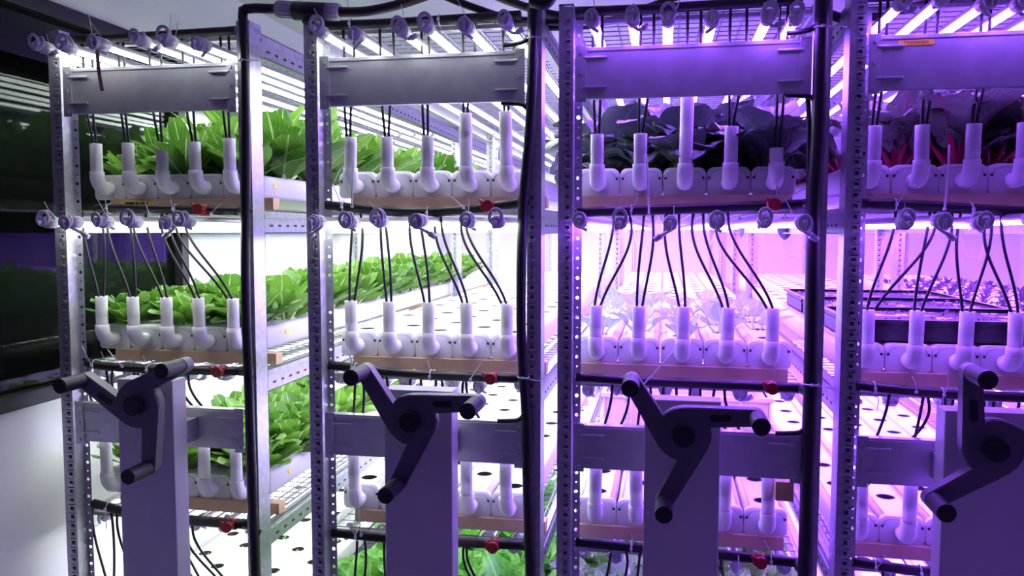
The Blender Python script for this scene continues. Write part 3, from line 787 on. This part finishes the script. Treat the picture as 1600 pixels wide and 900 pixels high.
def plant_mesh(seed, n, Lr, Wr, tilt, curl, mats, **k):
    rnd = random.Random(seed); bm = bmesh.new(); uvl = bm.loops.layers.uv.new('UVMap'); az = rnd.random() * 6
    for j in range(n):
        az += 2.4 + rnd.uniform(-.3, .3); f = j / max(1, n - 1)       # f=0 outer leaves, 1 heart
        L = Lr[0] + (Lr[1] - Lr[0]) * rnd.random(); L *= (1 - .25 * f); W = (Wr[0] + (Wr[1] - Wr[0]) * rnd.random()) * (1 - .25 * f)
        leaf(bm, uvl, az, L, W, tilt[0] * (1 - f) + tilt[1] * f + rnd.uniform(-5, 5), curl[0] * (1 - f) + curl[1] * f + rnd.uniform(-12, 12), base_r=.004 + .008 * (1 - f), rnd=rnd, cup=rnd.uniform(-.15, .5), twist=rnd.uniform(-.012, .012), **k)
    return mk(bm, 'leaves', mats)
CHOY = [plant_mesh(s, 20, (.135, .195), (.085, .110), (56, 6), (42, 12), ['choy', 'greenstem'], pet=.22, shape=1.35, nv=8, nu=7, crink=.0022, blunt=.48) for s in range(5)]
TALL = [plant_mesh(10 + s, 26, (.15, .285), (.080, .110), (56, 3), (34, 10), ['choy', 'greenstem'], pet=.16, shape=1.4, nv=9, nu=7, crink=.0022, blunt=.5) for s in range(5)]
DARK = [plant_mesh(20 + s, 11, (.24, .33), (.16, .22), (34, 6), (150, 70), ['dark', 'darkstem'], pet=.22, nv=11, nu=7, crink=.006) for s in range(4)]
CHRD = [plant_mesh(40 + s, 15, (.20, .32), (.10, .14), (34, 4), (85, 35), ['chard', 'redstem'], pet=.34, nv=13, nu=9, crink=.006) for s in range(4)]
SEED = [plant_mesh(60 + s, 6, (.075, .11), (.042, .058), (48, 18), (45, 20), ['pale', 'greenstem'], pet=.5, nv=6) for s in range(4)]
CURL = [plant_mesh(80 + s, 13, (.22, .30), (.12, .16), (45, 10), (60, 25), ['curly', 'greenstem'], pet=.3, nv=11, nu=7, crink=.009) for s in range(4)]
SPRT = [plant_mesh(100 + s, 4, (.022, .036), (.012, .018), (50, 20), (30, 10), ['choy', 'greenstem'], pet=.5, nv=4, nu=3) for s in range(3)]
PURP = [plant_mesh(120 + s, 9, (.07, .12), (.04, .06), (60, 15), (40, 20), ['purple', 'greenstem'], pet=.35, nv=6, crink=.003) for s in range(3)]
def put(name, meshes, i, t, k, n, sc, label, cat, group, jit=.12, dz=-.012):
    ys = CYS[k % 2]
    if n >= len(ys): return None
    o = obj(name, None, None, data=random.choice(meshes)); o.location = (CHX[i, k], CY + .006 + ys[n], CHZ[t] + CHH + dz)
    s = sc * random.uniform(1 - jit, 1 + jit); o.scale = (s, s, s * random.uniform(.92, 1.08)); o.rotation_euler = (0, 0, random.random() * 6.283)
    return tag(o, label, cat, group)
def where(i, t, k, n): return f'{ORD[n]} from front, {ORD[k]} channel, {TN[t]} shelf, {RN[i]} rack'
for t, sc in (('A', 1.2), ('B', 1.05), ('C', 1.05)):
    for k in range(5):
        for n in range(14):
            if t == 'C' and k < 3 and n > 8: continue
            s_ = sc * ((.60 if t == "A" else .82) if n == 0 else 1) * ((.66 if t == "A" else .80) if k == 0 else .90 if k == 1 else 1)
            put('leafy_green', TALL if t == 'A' else CHOY, 0, t, k, n, s_, 'bright leafy green, ' + where(0, t, k, n), 'plant', 'leafy greens in the leftmost rack')
for k in range(5):
    for n in range(9):
        if k == 0 and n < 1: continue
        sc = .62 if (k <= 1 and n < 2) else (.66 if n == 0 and k < 4 else .88 if k == 4 else 1.04)
        put('collard_plant', DARK, 2, 'A', k, n, sc, 'large dark leafed plant, ' + where(2, 'A', k, n), 'plant', 'dark leafed plants on the upper shelf')
        put('chard_plant', CHRD, 3, 'A', k, n, .80 if k == 0 else 1.0, 'red stemmed chard, ' + where(3, 'A', k, n), 'plant', 'chard plants on the upper shelf')
for k in range(5):
    for n in range(5):
        if random.random() < .8: put('seedling', SEED, 2, 'B', k, n, 1.15, 'pale broad leafed seedling, ' + where(2, 'B', k, n), 'plant', 'seedlings on the middle shelf')
for i in (1, 2):
    for k in range(5):
        for n in range(5):
            put('kale_plant', CURL, i, 'D', k, n, .95, 'crinkled green kale, ' + where(i, 'D', k, n), 'plant', 'kale plants on the bottom shelf')
for i, t, pr_, nn in ((0, 'D', .75, 9), (1, 'B', .4, 9), (1, 'C', .45, 9), (2, 'C', .2, 5), (3, 'C', .2, 6)):
    for k in range(5):
        for n in range(nn):
            if i == 2 and n > 1: continue
            if random.random() < pr_: put('sprout', SPRT, i, t, k, n, 1.0, 'tiny green sprout in hole, ' + where(i, t, k, n), 'plant', 'sprouts in the channel holes', dz=-.022)
for k in range(5):
    for n in range(15):
        put('basil_plant', PURP, 4, 'B', k, n, .55, 'small purple leafed plant, ' + where(4, 'B', k, n), 'plant', 'purple plants in the far right rack')

# ------------------------------------------------------------------ trays, crate, cords
def tray_mesh(w, d, h):
    bm = bmesh.new(); t = .003; ins = .012
    for (x0, x1, y0, y1) in ((0, w, 0, t), (0, w, d - t, d), (0, t, t, d - t), (w - t, w, t, d - t)): bx(bm, x0, x1, y0, y1, 0, h)
    bx(bm, 0, w, 0, d, 0, t)
    for (x0, x1, y0, y1) in ((-ins, w + ins, -ins, t), (-ins, w + ins, d - t, d + ins), (-ins, t, t, d - t), (w - t, w + ins, t, d - t)): bx(bm, x0, x1, y0, y1, h - .006, h, .001)
    bx(bm, -.004, w + .004, -.004, d + .004, h - .022, h - .018, .001)
    return bm
def fluff(seed, w, d, z, n, s):
    rnd = random.Random(seed); bm = bmesh.new(); uvl = bm.loops.layers.uv.new('UVMap')
    for _ in range(n):
        b2 = Vector((rnd.uniform(.02, w - .02), rnd.uniform(.02, d - .02), z)); cnt = len(bm.verts)
        bm.verts.ensure_lookup_table()
        leaf(bm, uvl, rnd.random() * 6.28, s * rnd.uniform(.7, 1.3), s * .6, rnd.uniform(10, 60), 60, base_r=.001, pet=.4, nv=3, nu=3, rnd=rnd)
        bm.verts.ensure_lookup_table()
        for v in bm.verts[cnt:]: v.co += b2
    return bm
tw, td, th = .50, .335, .058
for q in range(3):
    root = empty('seedling_tray', (RX[3] + .055, 2.165 + q * .372, CHZ['B'] + CHH + .0015))
    tag(root, ('front black seedling tray on the middle shelf of the right violet-lit rack', 'second black seedling tray back on the right violet-lit rack', 'rearmost black seedling tray on the right violet-lit rack')[q], 'seedling tray', 'black seedling trays')
    obj('tray_body', tray_mesh(tw, td, th), 'tray', root)
    obj('seed_mat', box(.004, tw - .004, .004, td - .004, .004, .047), 'soil', root)
    f = obj('microgreens', fluff(q, tw, td, .044, 130, .015), ['purple', 'redstem'], root); f['kind'] = 'stuff'
# crate
cx0, cx1, cy0, cy1, cz0, cz1 = at(945, 612, 2.42).x, at(1203, 622, 2.42).x, 2.42, 2.78, CHZ['C'] + CHH + .001, at(1100, 618, 2.42).z
root = empty('storage_crate', ((cx0 + cx1) / 2, (cy0 + cy1) / 2, cz0)); o = root.location
tag(root, 'white plastic storage crate standing on the lower shelf behind the third hand wheel', 'crate')
W, D, H = cx1 - cx0, cy1 - cy0, cz1 - cz0
bm = bmesh.new(); t = .004
for (x0, x1, y0, y1) in ((-W / 2, W / 2, -D / 2, -D / 2 + t), (-W / 2, W / 2, D / 2 - t, D / 2), (-W / 2, -W / 2 + t, -D / 2, D / 2), (W / 2 - t, W / 2, -D / 2, D / 2)): bx(bm, x0, x1, y0, y1, 0, H)
bx(bm, -W / 2, W / 2, -D / 2, D / 2, 0, t)
for (x0, x1, y0, y1) in ((-W / 2 - .01, W / 2 + .01, -D / 2 - .01, -D / 2 + t), (-W / 2 - .01, W / 2 + .01, D / 2 - t, D / 2 + .01), (-W / 2 - .01, -W / 2 + t, -D / 2, D / 2), (W / 2 - t, W / 2 + .01, -D / 2, D / 2)): bx(bm, x0, x1, y0, y1, H - .014, H, .002)
for q in range(7):
    x = -W / 2 + W * q / 6; bx(bm, x - .003, x + .003, -D / 2 - .006, -D / 2, .004, H - .014)
bx(bm, -W / 2, W / 2, -D / 2 - .005, -D / 2, H * .32, H * .32 + .006)
obj('crate_body', bm, 'crate', root)
bm = bmesh.new()
for sx in (-1, 1):
    for zz in (.42, .56, .70):
        for q in range(8):
            a0, a1 = 2 * math.pi * q / 8, 2 * math.pi * (q + .7) / 8
            cx, cz, r = sx * W * .36, H * zz, .010
            tube(bm, [Vector((cx + r * math.cos(a), -D / 2 - .0015, cz + r * math.sin(a))) for a in (a0, a1)], .0014, 4)
obj('moulded_rosettes', bm, 'lav', root)
for n, (pix, Y, lab) in enumerate((([(1055, 368), (1068, 385), (1090, 392), (1112, 378), (1125, 368)], 3.2, 'pale cord looping under the upper deck of the left violet rack, left loop'),
                                  ([(1218, 365), (1222, 385), (1236, 400), (1250, 392), (1258, 372)], 2.9, 'pale cord looping under the upper deck beside the riser pipe'),
                                  ([(1500, 378), (1508, 395), (1520, 402), (1532, 398), (1548, 380)], 3.0, 'pale cord looping under the upper deck of the right violet rack'),
                                  ([(985, 368), (1003, 395), (1030, 372)], 3.4, 'pale cord looping under the upper deck near the left post'))):
    ps = [at(x, y, Y) for x, y in pix]; ps[0].z = ps[-1].z = 1.556
    bm = bmesh.new(); tube(bm, cat_rom(ps, 6), .0022, 6); tag(obj('hanging_cord', bm, 'cord'), lab, 'cord', 'cords looping under the deck')
# leaf tips that droop through the deck
for n, (px, py, s) in enumerate(((1152, 367, .055), (1226, 367, .06), (1237, 366, .05))):
    bm = bmesh.new(); uvl = bm.loops.layers.uv.new('UVMap'); leaf(bm, uvl, 0.4 + n, s * 1.3, s * .75, 168, 10, base_r=0, pet=.12, nv=6)
    o = obj('drooping_leaf', bm, ['dark', 'greenstem']); o.location = at(px, py, 2.55); o.location.z = 1.552
    tag(o, ('dark leaf tip hanging singly below the upper violet-lit deck', 'dark leaf tip hanging left in the pair by the riser', 'dark leaf tip hanging right in the pair by the riser')[n], 'leaf', 'leaf tips hanging below the deck')

# ------------------------------------------------------------------ world and colour
w = bpy.data.worlds.new('world'); bpy.context.scene.world = w; w.use_nodes = True
w.node_tree.nodes['Background'].inputs['Color'].default_value = (.0, .0, .0, 1); w.node_tree.nodes['Background'].inputs['Strength'].default_value = 0
# unseen violet fill light added behind the viewer for ambient on the fronts
root = empty('fill_light', (-.3, -.4, ZC)); tag(root, 'added unseen fill light behind the viewer', 'fill light')
obj('fill_light_body', box(-.3, .3, -.06, .06, -.05, -.001, .004), 'panel', root)
M['dim'] = mat('fill light diffuser', (1, 1, 1), emit=(.6, .45, 1.0), es=1.2)
obj('fill_light_glow', box(-.28, .28, -.045, .045, -.056, -.0505), 'dim', root)
sc = bpy.context.scene
sc.view_settings.view_transform = 'Standard'; sc.view_settings.look = 'None'; sc.view_settings.exposure = 0; sc.view_settings.gamma = 1
sc.view_settings.use_curve_mapping = False
sc.cycles.max_bounces = 7; sc.cycles.diffuse_bounces = 4; sc.cycles.glossy_bounces = 3; sc.cycles.transmission_bounces = 4; sc.cycles.transparent_max_bounces = 6
sc.cycles.use_denoising = True; sc.cycles.sample_clamp_indirect = 6
sc.cycles.use_light_tree = True
